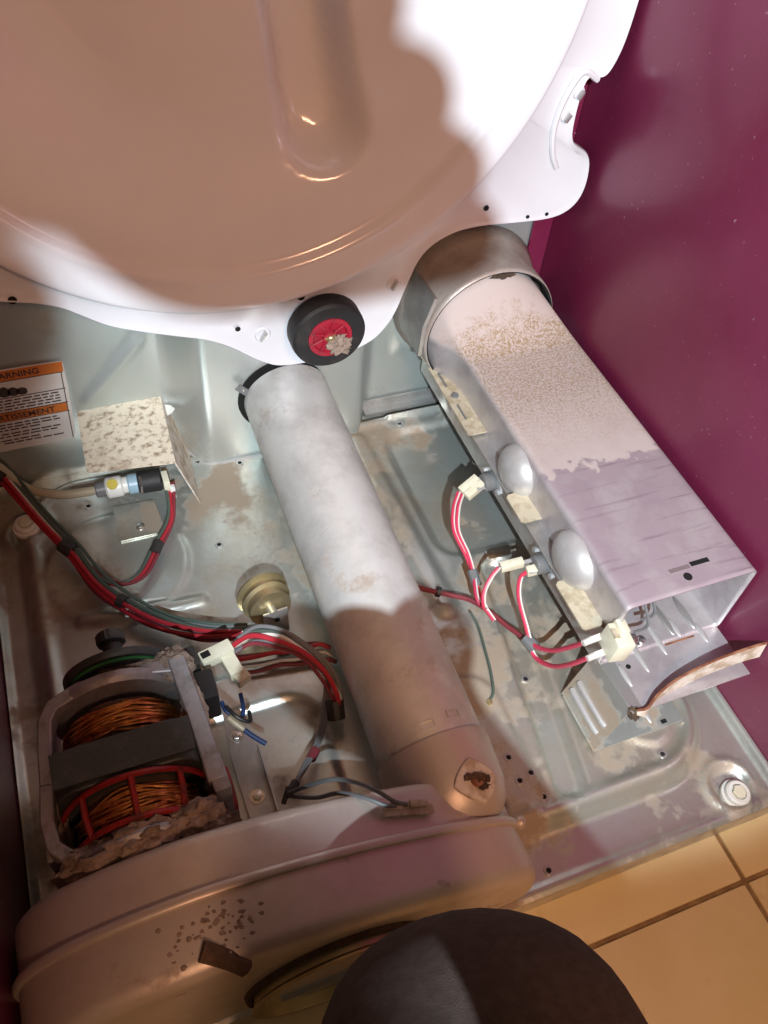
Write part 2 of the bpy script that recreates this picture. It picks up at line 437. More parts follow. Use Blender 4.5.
def chaikin(p, n=2):
    for _ in range(n):
        q = []
        for i in range(len(p)):
            a, b = Vector(p[i]), Vector(p[(i+1) % len(p)]); q += [tuple(a*.75+b*.25), tuple(a*.25+b*.75)]
        p = q
    return p
outl = chaikin(outl, 2)
cen = Vector((BC.x, BC.z))
def off(p, d):
    n = len(p); out = []
    for i in range(n):
        a = Vector(p[i-1]); b = Vector(p[(i+1) % n]); t = (b-a).normalized(); nr = Vector((t.y, -t.x))
        out.append(tuple(Vector(p[i])+nr*d))
    return out
rings = []
n = len(outl)
angs = [math.atan2(p[1]-cen.y, p[0]-cen.x) for p in outl]
rings.append([(BC.x+(BR-.006)*math.cos(a), .560, BC.z+(BR-.006)*math.sin(a)) for a in angs])
rings.append([(BC.x+(BR+.003)*math.cos(a), .5600, BC.z+(BR+.003)*math.sin(a)) for a in angs])
rings.append([(BC.x+(BR+.006)*math.cos(a), .5625, BC.z+(BR+.006)*math.sin(a)) for a in angs])
for d, y in ((-.006, .5635), (-.0035, .5615), (-.0012, .5605), (0, .5620), (.0003, .5660), (.0002, .5740)):
    rings.append([(p[0], y, p[1]) for p in off(outl, d)])
flange = MB().loft(rings).build('flange', 'white', bk, sharp=60)
# pressed loop and studs on the lobe by the maroon wall
MB().tube(spline([(.655, .5625, .437), (.638, .5615, .446), (.628, .561, .436), (.6205, .561, .415), (.6185, .561, .392), (.624, .561, .368), (.633, .562, .352)]), .0032, 8).build('pressed_bead', 'white', flange)
for x, z, r in ((.6300, .4045, .0035), (.6383, .4258, .0035), (.4656, .2417, .0048), (.3214, .2036, .005)):
    MB().lathe([(r*1.9, .001), (r*1.5, -.0012), (r*1.1, -.0008), (0, -.0008)], (x, .5625, z), (0, 1, 0), 18).build('stud_seat', 'white', flange)
    MB().box((x, .559, z), (.0028, .006, r*2.4), (0, .5, 0), bev=.0008).build('stud', 'galv', flange)
for x, z, r in ((.0942, .2892, .004), (.2954, .2166, .0028), (.3628, .2439, .004), (.560, .3170, .0030), (.380, .250, .003), (.612, .300, .002), (.635, .300, .002)):
    MB().lathe([(r, 0), (r, -.0008), (0, -.0008)], (x, .5618, z), (0, 1, 0), 14).build('screw_hole', 'black', flange)

# drum roller
rl = thing('drum_roller', 'black rubber drum roller with a linty red hub under the bulkhead rim', 'roller', (.3827, .535, .178))
rc = Vector((.3827, .525, .2165))
MB().lathe([(.0225, .002), (.024, -.001), (.0365, -.001), (.0392, .002), (.0396, .006), (.0396, .019), (.038, .022), (.022, .022)], rc, (0, 1, 0), 48, close=True).build('tyre', 'black_rubber', rl)
hub = MB().lathe([(.0235, .001), (.0235, -.0015), (.019, -.0015), (.0175, .0015), (.008, .0025), (.008, -.003), (.0045, -.003), (.0045, .02), (.0235, .02)], rc, (0, 1, 0), 36, close=True).build('hub', 'hub_red', rl)
for k in range(9):
    q = k*2*math.pi/9; a = Vector((math.cos(q), 0, math.sin(q)))
    MB().tube([rc+a*.008+Vector((0, .0005, 0)), rc+a*.019+Vector((0, -.0002, 0))], .0012, 6).build('spoke', 'hub_red', hub)
MB().cyl(rc+Vector((0, .03, 0)), rc+Vector((0, -.006, 0)), .0042, 14, bev=.001).build('shaft', 'brass', rl)
MB().lathe([(.0045, -.0035), (.0075, -.0035), (.0075, -.0042), (.0045, -.0042)], rc, (0, 1, 0), 3, close=True).build('retaining_clip', 'brass', rl)

def blob(c, size, seed, amp=.35, sub=3, freq=3.):
    bm = bmesh.new(); bmesh.ops.create_icosphere(bm, subdivisions=sub, radius=1)
    for v in bm.verts:
        k = 1+amp*noise.fractal(v.co*freq+Vector((seed*7.1, seed*3.3, seed)), .8, 2.1, 4)
        v.co = Vector((v.co.x*size[0]*k, v.co.y*size[1]*k, v.co.z*size[2]*k))+Vector(c)
    bm.verts.ensure_lookup_table()
    r = ([v.co.copy() for v in bm.verts], [tuple(v.index for v in f.verts) for f in bm.faces]); bm.free(); return r
MB().add(*blob(rc+Vector((.009, -.005, -.008)), (.011, .004, .011), 3, .6, 4, 2.5)).build('lint_tuft', 'lint', rl)

# ------------------------------------------------------------------ heater duct
ht = thing('heater_box', 'dusty galvanised heater box running along the maroon side panel', 'heater', (.605, .36, .085))
def rect_sec(y, x0, x1, z0, z1, r, a):
    cx, cz = (x0+x1)/2, (z0+z1)/2; hx, hz = (x1-x0)/2, (z1-z0)/2; c, s = math.cos(a), math.sin(a)
    # march to the rounded rectangle outline
    lo_, hi_ = 0., .3
    for _ in range(28):
        m = (lo_+hi_)/2
        if rbox(c*m, s*m, -hx, hx, -hz, hz, r) > 0: hi_ = m
        else: lo_ = m
    return Vector((cx+c*lo_, y, cz+s*lo_))
# angle samples concentrated at corners
A = []
ca = math.atan2(.0485, .07)
for base in (ca, math.pi-ca, math.pi+ca, 2*math.pi-ca):
    A += [base+d for d in (-.09, -.06, -.03, 0, .03, .06, .09)]
A += [2*math.pi*k/24+.01 for k in range(24)]
A = sorted(a % (2*math.pi) for a in A)
CC = Vector((.582, 0, .166)); CRd = .0745
rings = []
for y, t in ((.157, 0), (.162, 0), (.25, 0), (.35, 0), (.45, 0), (.490, 0), (.505, .06), (.52, .25), (.535, .6), (.547, .9), (.556, 1), (.585, 1), (.61, 1)):
    ring = []
    for a in A:
        p = rect_sec(y, .535, .675, .075, .172, .006, a); q = CC+Vector((CRd*math.cos(a), y, CRd*math.sin(a)))
        ring.append(p.lerp(q, t))
    rings.append(ring)
shell = MB().loft(rings).build('duct_shell', 'heater', ht, sharp=45, solid=.0014)
# slots near the mouth
MB().box((.626, .1815, .1729), (.020, .0045, .0008)).build('slot', 'black', shell)
MB().box((.603, .1800, .1729), (.022, .0040, .0008)).build('slot', 'galv', shell)
MB().lathe([(.0042, 0), (.0042, .0008), (0, .0008)], (.606, .1705, .1724), (0, 0, 1), 14).build('slot', 'black', shell)
for x in (.625, .650):
    MB().add(*blob((x, .182, .0765), (.004, .02, .0018), 1, 0, 3)).build('floor_rib', 'galv', shell)
# collar at the rear
MB().lathe([(.0785, .540), (.0795, .546), (.0795, .580), (.083, .597), (.090, .614)], (.582, 0, .172), (0, 1, 0), 56).build('rear_collar', 'collar', ht, solid=.0016)
MB().lathe([(.0785, .5395), (.0765, .541), (.0765, .56)], (.582, 0, .172), (0, 1, 0), 56).build('collar_gap_ring', 'black', ht)  # black ring painted in for the dark gap inside the collar
MB().add(*blob((.588, .5455, .2435), (.013, .005, .004), 5, .5, 3)).build('burnt_clip', 'foam', ht)
MB().prism([(.497, .150), (.501, .150), (.503, .19), (.512, .225), (.508, .227), (.498, .19)], 'y', .545, .60).build('collar_strap', 'galv', ht)
# seam flange on the left side
def fl_seg(y0, y1, m, name='seam_flange', z=.127, x0=.5125, x1=.5365, par=ht):
    return MB().prism([(x0, y0+.003), (x0+.003, y0), (x1, y0), (x1, y1), (x0+.003, y1), (x0, y1-.003)], 'z', z, z+.0022).build(name, m, par)
fl_seg(.175, .600, 'galv', z=.1215, x0=.519)
fl_seg(.553, .600, 'tan', 'flange_tab'); 
ft = fl_seg(.430, .548, 'tan', 'flange_tab')
for y in (.520, .465):
    MB().tube([(.5200, y-.012, .1297), (.5200, y+.012, .1297)], .0012, 6).build('slot', 'w_grey', ft)
    MB().box((.5255, y, .1295), (.007, .026, .001)).build('raised_pad', 'tan', ft)
MB().lathe([(.0045, 0), (.0042, .0016), (.002, .0022), (0, .0018)], (.5235, .492, .1292), (0, 0, 1), 16).build('rivet', 'w_grey', ft)
fl_seg(.300, .338, 'tan', 'flange_tab', z=.129, x0=.512)
fl_seg(.172, .228, 'tan', 'flange_tab', z=.124, x0=.512)
MB().prism([(.5325, .16), (.5345, .16), (.5345, .60), (.5325, .60)], 'z', .075, .123).build('lower_wall', 'galv', ht)
# domes pressed out of the wall, thermostats beneath them
def dome(y, z, ry):
    mbd = MB(); vs, fs = blob((.536, y, z), (.021, ry, .027), 0, 0, 3)
    mbd.add(vs, fs); return mbd.build('pressed_dome', 'dome', ht)
dome(.357, .142, .030); dome(.236, .143, .032)
def thermostat(x, y, z, name, label):
    t = thing(name, label, 'thermostat', (x, y, z-.012))
    MB().prism([(y-.021, z+.001), (y-.012, z+.010), (y+.012, z+.010), (y+.021, z+.001), (y+.012, z-.010), (y-.012, z-.010)], 'x', x-.0006, x+.0012).build('mount_plate', 'dome', t)
    MB().lathe([(0, -.013), (.009, -.013), (.0105, -.011), (.0105, -.003), (.0115, -.002), (.0115, .001), (0, .001)], (x, y, z), (1, 0, 0), 28).build('body', 'w_grey', t)
    for s in (-1, 1):
        MB().box((x-.017, y+s*.0065, z), (.010, .004, .0009)).build('terminal', 'dome', t)
        MB().lathe([(0, -.0035), (.0035, -.0035), (.0035, .001), (0, .001)], (x-.001, y+s*.017, z), (1, 0, 0), 6).build('screw', 'dome', t)
    return t
thermostat(.524, .381, .104, 'thermostat', 'round thermostat with one pale connector, further from the heater mouth')
thermostat(.526, .264, .106, 'thermostat', 'round thermostat with two pale connectors, nearer the heater mouth')
# heating coil terminals inside the mouth
for k, (x, y) in enumerate(((.590, .19), (.604, .20))):
    MB().tube(spline([(x-.02, y-.025, .105), (x, y-.02, .10), (x+.004, y, .11), (x-.005, y+.02, .12), (x-.02, y+.03, .13)]), .0016, 6).build('element_wire', 'w_grey', ht)
# shelf plate in front of the mouth with its ribs
plate = MB().box((.607, .1385, .0745), (.133, .073, .0018), (0, 0, .0)).build('shelf_plate', 'heater', ht)
for (x0, y0, x1, y1) in ((.577, .172, .580, .136), (.604, .186, .608, .147), (.6545, .166, .654, .146), (.553, .150, .556, .128), (.630, .18, .632, .16)):
    MB().add(*blob(((x0+x1)/2, (y0+y1)/2, .0755), (.0032, abs(y0-y1)/2+.002, .0020), 0, 0, 3)).build('rib', 'dome', plate)
for x, y in ((.562, .146), (.586, .166)):
    MB().lathe([(.0025, 0), (.0025, .0006), (0, .0006)], (x, y, .0755), (0, 0, 1), 12).build('screw_hole', 'black', plate)
MB().box((.6275, .1555, .0757), (.034, .0018, .0006)).build('slit', 'rust', plate)
# bracket leg down to the pan
mbk = MB()
mbk.hexa([(.536, .176, .0740), (.552, .176, .0740), (.552, .104, .0740), (.541, .104, .0740)], [(.536, .176, .0755), (.552, .176, .0755), (.552, .104, .0755), (.541, .104, .0755)])
mbk.hexa([(.515, .165, .0165), (.515, .100, .0165), (.517, .100, .0165), (.517, .165, .0165)], [(.539, .170, .074), (.541, .106, .074), (.543, .106, .074), (.541, .170, .074)])
mbk.box((.566, .130, .0172), (.104, .062, .0016))
br = mbk.build('support_bracket', 'pan', ht)
for f_ in (.22, .42):
    MB().tube([(.516+.024*f_-.0005, .160, .018+.056*f_), (.516+.024*f_-.0015, .155, .0185+.056*f_), (.516+.025*f_-.0015, .115, .0185+.056*f_), (.516+.025*f_-.0005, .110, .018+.056*f_)], .0030, 8).build('rib', 'dome', br)
MB().add(*blob((.585, .128, .0182), (.004, .022, .002), 0, 0, 3)).build('rib', 'dome', br)
MB().box((.598, .104, .0182), (.006, .004, .001)).build('slot', 'black', br)
# thin torn strip standing on the shelf
pts = spline([(.543, .102, .080), (.552, .100, .083), (.566, .107, .088), (.590, .113, .094), (.625, .115, .102), (.660, .113, .111), (.678, .110, .117)], 6)
hts = [.005+.016*sm(0, .35, i/(len(pts)-1)) for i in range(len(pts))]
mbs = MB()
ringsS = [[p+Vector((0, -.0005, 0)), p+Vector((0, .0005, 0)), p+Vector((0, -.0025+.0005, -h)), p+Vector((0, -.0025-.0005, -h))] for p, h in zip(pts, hts)]
strip = mbs.loft(ringsS, True, True, True).build('metal_strip', 'mica', ht)
MB().tube(pts, .0014, 6).build('rusty_edge', 'rust', strip)
MB().add(*blob((.5440, .1055, .070), (.005, .008, .007), 9, .5, 3)).build('burr', 'foam', br)

# ------------------------------------------------------------------ exhaust pipe
a = Vector((.3482, .5705, .1040)); b = Vector((.3540, .128, .0570)); ax = (b-a).normalized(); Lp = (b-a).length; R0 = .0495
ex = thing('exhaust_pipe', 'long round galvanised exhaust pipe from blower to rear panel', 'pipe', (.351, .35, .02))
MB().lathe([(R0-.001, .01), (R0-.0012, .0), (R0, 0), (R0+.0002, .003), (R0, .012), (R0, Lp*.5), (R0, Lp-.004), (R0-.001, Lp), (R0-.0025, Lp)], a, ax, 72).build('pipe', 'tube', ex, sharp=50)
# raised seam along the pipe
side_v = ax.cross(Vector((0, 0, 1))).normalized(); upv = side_v.cross(ax).normalized()
q = math.radians(-20); dirv = (side_v*math.cos(q)+upv*math.sin(q))
for t, l in ((.955, .014), (.957, .010)):
    pass
for ang, t in ((70, .955), (100, .962)):
    q = math.radians(ang); nrm = side_v*-math.cos(q)+upv*math.sin(q); tv = ax.cross(nrm).normalized()
    c0 = a+ax*Lp*t+nrm*(R0+.0002)
    MB().tube([c0-tv*.006-ax*.003, c0+tv*.006-ax*.003, c0+tv*.006+ax*.003, c0-tv*.006+ax*.003], .0008, 5, closed=True).build('dimple', 'tube', ex)
clip = MB().box((.313, .5655, .117), (.013, .016, .010), (.3, .75, .1), bev=.0015).build('retaining_clip', 'galv', ex)
MB().box((.2985, .566, .1275), (.020, .002, .008), (0, .85, .1)).build('clip_tab', 'w_grey', ex)
MB().lathe([(.0022, -.0016), (0, -.0016)], (.2965, .5665, .1288), (0, 1, 0), 10).build('clip_hole', 'cream', ex)

# ------------------------------------------------------------------ blower housing
bl = thing('blower_housing', 'large rounded galvanised blower housing across the front of the pan', 'blower', (.2, .05, .0))
prof = [(.010, .002), (.002, .030), (.000, .062), (.003, .094), (.016, .119), (.040, .138), (.075, .1495), (.110, .155), (.145, .156), (.200, .148), (.250, .134), (.290, .119), (.340, .096), (.373, .078), (.393, .059), (.402, .038), (.399, .014), (.390, .002)]
def cat2(p, k=4):
    return [(v.x, v.y) for v in [Vector((q.x, q.y)) for q in spline([(x, z, 0) for x, z in p], k)]]
prof = cat2(prof)
cenb = Vector((.19, .03))
def sh(d, y):
    out = []
    for i, p in enumerate(prof):
        p0 = Vector(prof[max(i-1, 0)]); p1 = Vector(prof[min(i+1, len(prof)-1)]); t = (p1-p0).normalized(); nr = Vector((-t.y, t.x))
        v = Vector(p)+nr*d; out.append((v.x, y, max(v.y, .0005)))
    return out
rearh = MB().loft([sh(-.001, .0545), sh(-.001, .088), sh(-.0022, .0935), sh(-.006, .097), sh(-.012, .0985)], True, False, True).build('rear_half', 'blower', bl, sharp=50)
fronth = MB().loft([sh(0, .0545), sh(0, .016), sh(-.0025, .009), sh(-.008, .0045), sh(-.014, .0035)], True, False, True).build('front_half', 'blower', bl, sharp=50)
MB().loft([sh(-.002, .0500), sh(.0030, .0505), (sh(.0040, .0520)), sh(.0040, .0555), sh(.0030, .0570), sh(-.002, .0575)], False).build('seam_flange', 'blower', bl, sharp=50)
# elbow to the pipe
b2 = b+ax*.07
MB().lathe([(.0515, 0), (.0520, .006), (.0520, .010), (.0512, .030), (.0500, .045), (.045, .060), (.034, .073), (.018, .080), (0, .082)], b-ax*.006, ax, 60).build('outlet_elbow', 'blower', bl, sharp=50)
MB().add(*blob((.4045, .054, .047), (.006, .006, .006), 2, .1, 3)).build('rivet', 'blower', bl)
MB().lathe([(.066, .004), (.067, -.008), (.070, -.010), (.070, -.0115), (.065, -.0115), (.063, .004)], (.22, .003, .046), (0, 1, 0), 56, close=True).build('inlet_ring', 'brass', bl)
MB().lathe([(.067, .003), (.068, -.001), (.072, -.002), (.073, .003)], (.22, .0015, .046), (0, 1, 0), 56).build('inlet_gasket', 'foam', bl)
fb = MB().tube(spline([(.128, .019, .158), (.137, .014, .154), (.147, .008, .148), (.154, .003, .142)]), [.0068]*18+[.005], 8).build('felt_strip', 'foam', bl)
for k in range(70):
    x = .14+random.gauss(0, .016); y = .032+random.gauss(0, .012)
    zz = None
    for i in range(len(prof)-1):
        if prof[i][0] <= x <= prof[i+1][0]:
            t = (x-prof[i][0])/max(1e-6, prof[i+1][0]-prof[i][0]); zz = prof[i][1]*(1-t)+prof[i+1][1]*t
    if zz is None or not .010 < y < .048: continue
    s_ = random.uniform(.0005, .0017)
    MB().add(*blob((x, y, zz), (s_*1.3, s_, .0007), k, .7, 2, 2.)).build('dirt_fleck', 'lint', bl)
# diamond thermal cut-out on the elbow
def on_elbow(ang, y, h=0.):
    t = (y-b.y)/ax.y; c = b+ax*t; q = math.radians(ang); r = (.0510 if y > .085 else .0500)+h
    return c+Vector((math.sin(q)*r, 0, math.cos(q)*r))
dia = thing('thermal_cutout', 'dusty diamond shaped thermal cut-out on the blower outlet', 'thermostat', on_elbow(12, .085))
def dpoly(s, h):
    out = []
    for k in range(24):
        q = 2*math.pi*k/24; rr = 1/(abs(math.cos(q))**1.25+abs(math.sin(q))**1.25)**(1/1.25)
        u = rr*math.cos(q)*s*1.10; v = rr*math.sin(q)*s
        out.append(on_elbow(14+math.degrees(u/.051), .083+v, h))
    return out
MB().loft([dpoly(.019, -.002), dpoly(.019, .0016), dpoly(.018, .0024)], True, True, True).build('mount_plate', 'mica', dia)
ce = on_elbow(14, .083)
for k, (du, dv, s_) in enumerate(((0, .001, .006), (8, -.001, .0045), (-8, .003, .004), (3, -.007, .004))):
    p = on_elbow(14+du, .083+dv, .0032)
    MB().add(*blob(p, (s_, s_*.7, .0022), 20+k, .6, 3, 2.)).build('burnt_patch', 'foam', dia)
MB().cyl(on_elbow(14, .083), on_elbow(14, .083, .004), .006, 18).build('disc', 'rust', dia)
# thermistor with terminals
ths = thing('thermistor', 'tan thermistor plate with two grey wires on the blower housing', 'sensor', (.299, .078, .118))
Rt = Euler((.12, .40, -.12)).to_matrix()
MB().box((.3005, .0735, .1180), (.046, .0085, .003), Rt, bev=.0006).build('plate', 'mica', ths)
for s in (-1, 1):
    MB().box((.2985+s*.011, .0765-s*.001, .1222-s*.004), (.016, .0055, .004), Rt, bev=.0006).build('terminal', 'tan', ths)
wy = [(.2225, .140, .055), (.236, .128, .090), (.255, .112, .125), (.275, .094, .134), (.290, .080, .128), (.300, .077, .121)]
w2 = [(.222, .139, .053), (.240, .120, .080), (.254, .106, .112), (.268, .090, .130), (.281, .079, .131), (.290, .0765, .126)]
wb = thing('sensor_wires', 'pair of grey wires looping from pan to blower thermistor', 'wire', (.23, .13, .02))
for p in (wy, w2): MB().tube(spline(p, 8), .0019, 8).build('wire', 'w_grey', wb)
for dx in (0, .0035):
    MB().tube(spline([(.288+dx, .236, .050), (.276+dx, .208, .040), (.262+dx, .185, .036), (.245+dx, .166, .042), (.228, .145, .052), (.220, .139, .050)], 8), .0019, 8).build('wire', 'w_grey', wb)
MB().tube([(.259, .178, .037), (.252, .170, .040)], .0048, 8).build('tape_wrap', 'w_maroon', wb)
MB().tube([(.232, .150, .049), (.222, .140, .053)], .0040, 8).build('tape_wrap', 'tape', wb)
MB().tube([(.224, .146, .054), (.216, .134, .052)], .0022, 6).build('cable_tie', 'tape', wb)

# ------------------------------------------------------------------ drive motor
mo = thing('drive_motor', 'open frame electric drive motor with copper windings, caked in lint', 'motor', (.112, .18, .012))
mc = Vector((.110, 0, .088))
# stator core: rounded square of stacked plates
core_poly = []
for k in range(48):
    q = 2*math.pi*k/48
    p = rect_sec(0, -.062, .062, -.060, .060, .022, q); core_poly.append((mc.x+p.x, mc.z+p.z))
core = MB().prism(core_poly, 'y', .158, .196).build('stator_core', 'core', mo, bevel=.0015)
MB().prism([(mc.x-.060, .148), (mc.x+.060, .148), (mc.x+.060, .1515), (mc.x-.060, .1515)], 'y', .162, .192).build('core_band', 'core', core)
def winding(y, dy, name):
    m_ = MB(); rnd = random.Random(int(y*1000))
    for k in range(110):
        q0 = rnd.uniform(0, 2*math.pi); rr = rnd.uniform(0, 1)**.5*.013
        oy = y+rr*math.cos(q0)*1.25; R_ = .044+rr*math.sin(q0)
        wob = rnd.uniform(0, 6.28); wa = rnd.uniform(.0005, .003)
        pts_ = []
        for j in range(40):
            a_ = 2*math.pi*j/40
            Rj = R_+wa*math.sin(3*a_+wob); pts_.append((mc.x+Rj*math.cos(a_), oy+wa*1.6*math.cos(4*a_+wob), mc.z+Rj*math.sin(a_)))
        m_.tube(pts_, .0011, 5, closed=True)
    return m_.build(name, 'copper', mo)
winding(.216, 1, 'copper_winding'); winding(.138, -1, 'copper_winding')
MB().lathe([(.03, -.02), (.05, -.02), (.05, .02), (.03, .02)], (mc.x, .212, mc.z), (0, 1, 0), 28, close=True).build('winding_bed', 'foam', mo)
MB().lathe([(.03, -.02), (.05, -.02), (.05, .02), (.03, .02)], (mc.x, .140, mc.z), (0, 1, 0), 28, close=True).build('winding_bed', 'foam', mo)
# red insulator cage over the front winding
cage = MB()
for yy, R_ in ((.155, .0655), (.122, .0610)):
    cage.tube([(mc.x+R_*math.cos(q), yy, mc.z+R_*math.sin(q)) for q in [math.radians(-30+d*5) for d in range(49)]], .0026, 6)
for q in (8, 50, 88, 128, 170):
    q = math.radians(q); cage.tube([(mc.x+.0655*math.cos(q), .155, mc.z+.0655*math.sin(q)), (mc.x+.065*math.cos(q), .138, mc.z+.065*math.sin(q)), (mc.x+.061*math.cos(q), .122, mc.z+.061*math.sin(q))], .0028, 6)
cage.build('red_insulator', 'red_plastic', mo)
MB().box((.190, .150, .060), (.012, .038, .055), bev=.004).build('red_side_clip', 'red_plastic', mo)
# cast frame: two end bells joined by side rails
def bar(pts_, wx, wz, name='frame_rail'):
    m_ = MB(); r_ = []
    P = [Vector(p) for p in pts_]
    for i, p in enumerate(P):
        t = (P[min(i+1, len(P)-1)]-P[max(i-1, 0)]).normalized(); s_ = t.cross(Vector((0, 0, 1))).normalized()
        r_.append([p+s_*wx+Vector((0, 0, wz)), p-s_*wx+Vector((0, 0, wz)), p-s_*wx-Vector((0, 0, wz)), p+s_*wx-Vector((0, 0, wz))])
    return m_.loft(r_, True, True, True).build(name, 'alu', mo, bevel=.0015)
bar([(.112, .254, .128), (.082, .253, .129), (.056, .243, .129), (.048, .232, .126), (.0435, .205, .120), (.0415, .180, .116)], .0062, .010)
bar([(.0415, .180, .116), (.038, .150, .116), (.041, .128, .118), (.056, .112, .120), (.070, .106, .118)], .0060, .012)
bar([(.112, .254, .128), (.150, .254, .128), (.170, .250, .128)], .0062, .010)
bar([(.172, .256, .130), (.175, .225, .128), (.178, .195, .124), (.180, .165, .122), (.181, .140, .118)], .0080, .012)
MB().box((.183, .148, .098), (.015, .036, .062), (0, 0, .08), bev=.002).build('frame_foot', 'alu', mo)
MB().box((.036, .135, .060), (.010, .020, .10), bev=.002).build('frame_foot', 'alu', mo)
MB().lathe([(.018, .000), (.060, .000), (.063, .004), (.063, .010), (.055, .014), (.02, .016)], (mc.x, .243, mc.z), (0, 1, 0), 40, close=True).build('rear_end_bell', 'alu', mo)
MB().lathe([(.018, .000), (.064, .000), (.066, -.004), (.064, -.008), (.02, -.010)], (mc.x, .112, mc.z), (0, 1, 0), 40, close=True).build('front_end_bell', 'alu', mo)
# pulley and shaft at the rear
MB().lathe([(0, .0), (.049, .0), (.051, .003), (.051, .006), (.044, .009), (.020, .012), (0, .012)], (mc.x+.006, .270, mc.z+.020), (0, 1, .15), 40).build('fan_disc', 'core', mo)
MB().lathe([(.044, -.0015), (.0465, 0), (.044, .0015)], (mc.x+.006, .2690, mc.z+.0195), (0, 1, .15), 40, close=True).build('green_ring', 'green', mo)
MB().lathe([(0, 0), (.0095, 0), (.0095, .022), (.0135, .024), (.0135, .034), (.0085, .036), (0, .036)], (mc.x+.006, .280, mc.z+.022), (0, 1, .15), 20).build('shaft', 'core', mo)
MB().lathe([(0, 0), (.0145, 0), (.0145, .009), (0, .009)], (mc.x+.006, .304, mc.z+.0255), (0, 1, .15), 6).build('hex_nut', 'core', mo)
# switch block and dark plug
MB().box((.190, .232, .103), (.026, .030, .040), bev=.003).build('switch_block', 'w_black', mo)
MB().box((.176, .262, .112), (.034, .022, .024), (0, 0, .1), bev=.003).build('switch_block', 'tape', mo)
# caked lint
for k, (p, s_) in enumerate((((.130, .258, .128), (.034, .012, .010)), ((.170, .256, .128), (.016, .016, .013)), ((.095, .104, .112), (.054, .020, .030)), ((.068, .106, .128), (.022, .014, .014)), ((.112, .106, .140), (.030, .014, .014)), ((.158, .110, .136), (.022, .014, .014)), ((.150, .106, .112), (.030, .015, .022)),
                             ((.140, .112, .100), (.038, .014, .022)), ((.060, .118, .075), (.024, .018, .03)), ((.175, .118, .075), (.020, .016, .03)), ((.178, .21, .128), (.010, .03, .007)), ((.044, .150, .085), (.008, .03, .03)))):
    MB().add(*blob(p, s_, 30+k, .42, 4, 2.2)).build('lint_cake', 'lint', mo)
mo.scale = (.88, .95, .97); mo.location.x = .105
# mounting cradle with two screws
mbp = thing('motor_bracket', 'flat steel motor mounting bracket with two hex screws', 'bracket', (.2, .19, .016))
MB().prism([(.190, .265), (.203, .262), (.206, .222), (.214, .200), (.2135, .140), (.188, .136), (.186, .20)], 'z', .0165, .0195).build('strap', 'galv', mbp)
MB().box((.2125, .172, .022), (.0018, .066, .012)).build('upturned_edge', 'galv', mbp)
for x, y in ((.196, .222), (.199, .160)):
    sc = MB().lathe([(0, 0), (.0055, 0), (.0055, .001), (.004, .0012), (.004, .004), (0, .0045)], (x, y, .0195), (0, 0, 1), 6).build('hex_screw', 'chrome', mbp)
    MB().lathe([(0, 0), (.0068, 0), (.0068, .0008), (0, .0008)], (x, y, .0195), (0, 0, 1), 18).build('washer', 'chrome', mbp)
# white plug housing and loose wire tips
pl = thing('motor_plug', 'white nylon plug pushed onto the motor switch', 'connector', (.196, .262, .09))
MB().box((.193, .2640, .103), (.030, .013, .012), (0, 0, .22), bev=.0012).build('plug_body', 'cream', pl)
MB().box((.1835, .2630, .1092), (.008, .006, .001), (0, 0, .22)).build('latch_window', 'black', pl)
MB().box((.2040, .2500, .098), (.013, .020, .012), (0, 0, .22), bev=.0012).build('plug_body', 'cream', pl)
MB().box((.2090, .2400, .094), (.013, .013, .011), (0, 0, .4), bev=.0012).build('plug_body', 'cream', pl)
lw = thing('motor_lead', 'blue motor lead with a pale yellow sleeve beside the motor', 'wire', (.2, .2, .02))
MB().tube(spline([(.188, .232, .075), (.190, .222, .074), (.200, .214, .070), (.205, .222, .070), (.206, .236, .072)], 6), .0020, 8).build('wire', 'w_blue', lw)
MB().tube([(.190, .216, .074), (.2005, .203, .068)], [.0042, .0038], 12).build('sleeve', 'yellow_plastic' if False else 'tan', lw)
MB().tube(spline([(.2005, .203, .068), (.207, .195, .066), (.2155, .186, .064)], 5), .0024, 8).build('wire', 'w_blue', lw)
MB().tube(spline([(.190, .224, .080), (.197, .212, .078), (.207, .207, .072), (.209, .218, .070)], 6), .0018, 8).build('wire', 'w_black', lw)

# ------------------------------------------------------------------ idler pulley
idl = thing('idler_pulley', 'pale grooved idler pulley on a steel bracket beside the exhaust pipe', 'pulley', (.262, .33, .013))
ic = Vector((.259, .342, .048)); ia = Vector((.12, -1, .16)).normalized()
wh = [(.0, -.014), (.024, -.014), (.0275, -.012), (.0275, -.010), (.0225, -.0085), (.0215, -.003), (.0255, -.001), (.0255, .001), (.0215, .003), (.0205, .0085), (.0225, .010), (.022, .013), (.010, .014), (0, .014)]
MB().lathe(wh, ic, ia, 40).build('wheel', 'brass', idl, sharp=25)
MB().lathe([(0, .012), (.005, .012), (.005, .022), (0, .022)], ic, ia, 14).build('axle', 'galv', idl)
Ri = Euler((-.75, .0, .12)).to_matrix()
arm = MB().box((.2635, .321, .036), (.026, .0025, .036), (-.12, 0, .1), bev=.0008).build('bracket_arm', 'galv', idl)
MB().box((.270, .300, .0225), (.024, .020, .0025), (-.35, 0, .12), bev=.0008).build('bracket_foot', 'galv', idl)
MB().lathe([(.0028, 0), (.0028, .0008), (0, .0008)], (.2640, .3190, .0440), (0, -1, .12), 12).build('bracket_hole', 'black', arm)
MB().tube(spline([(.262, .304, .030), (.272, .298, .031), (.278, .303, .030), (.270, .308, .030)], 5), .0012, 6).build('spring_wire', 'brass', idl)

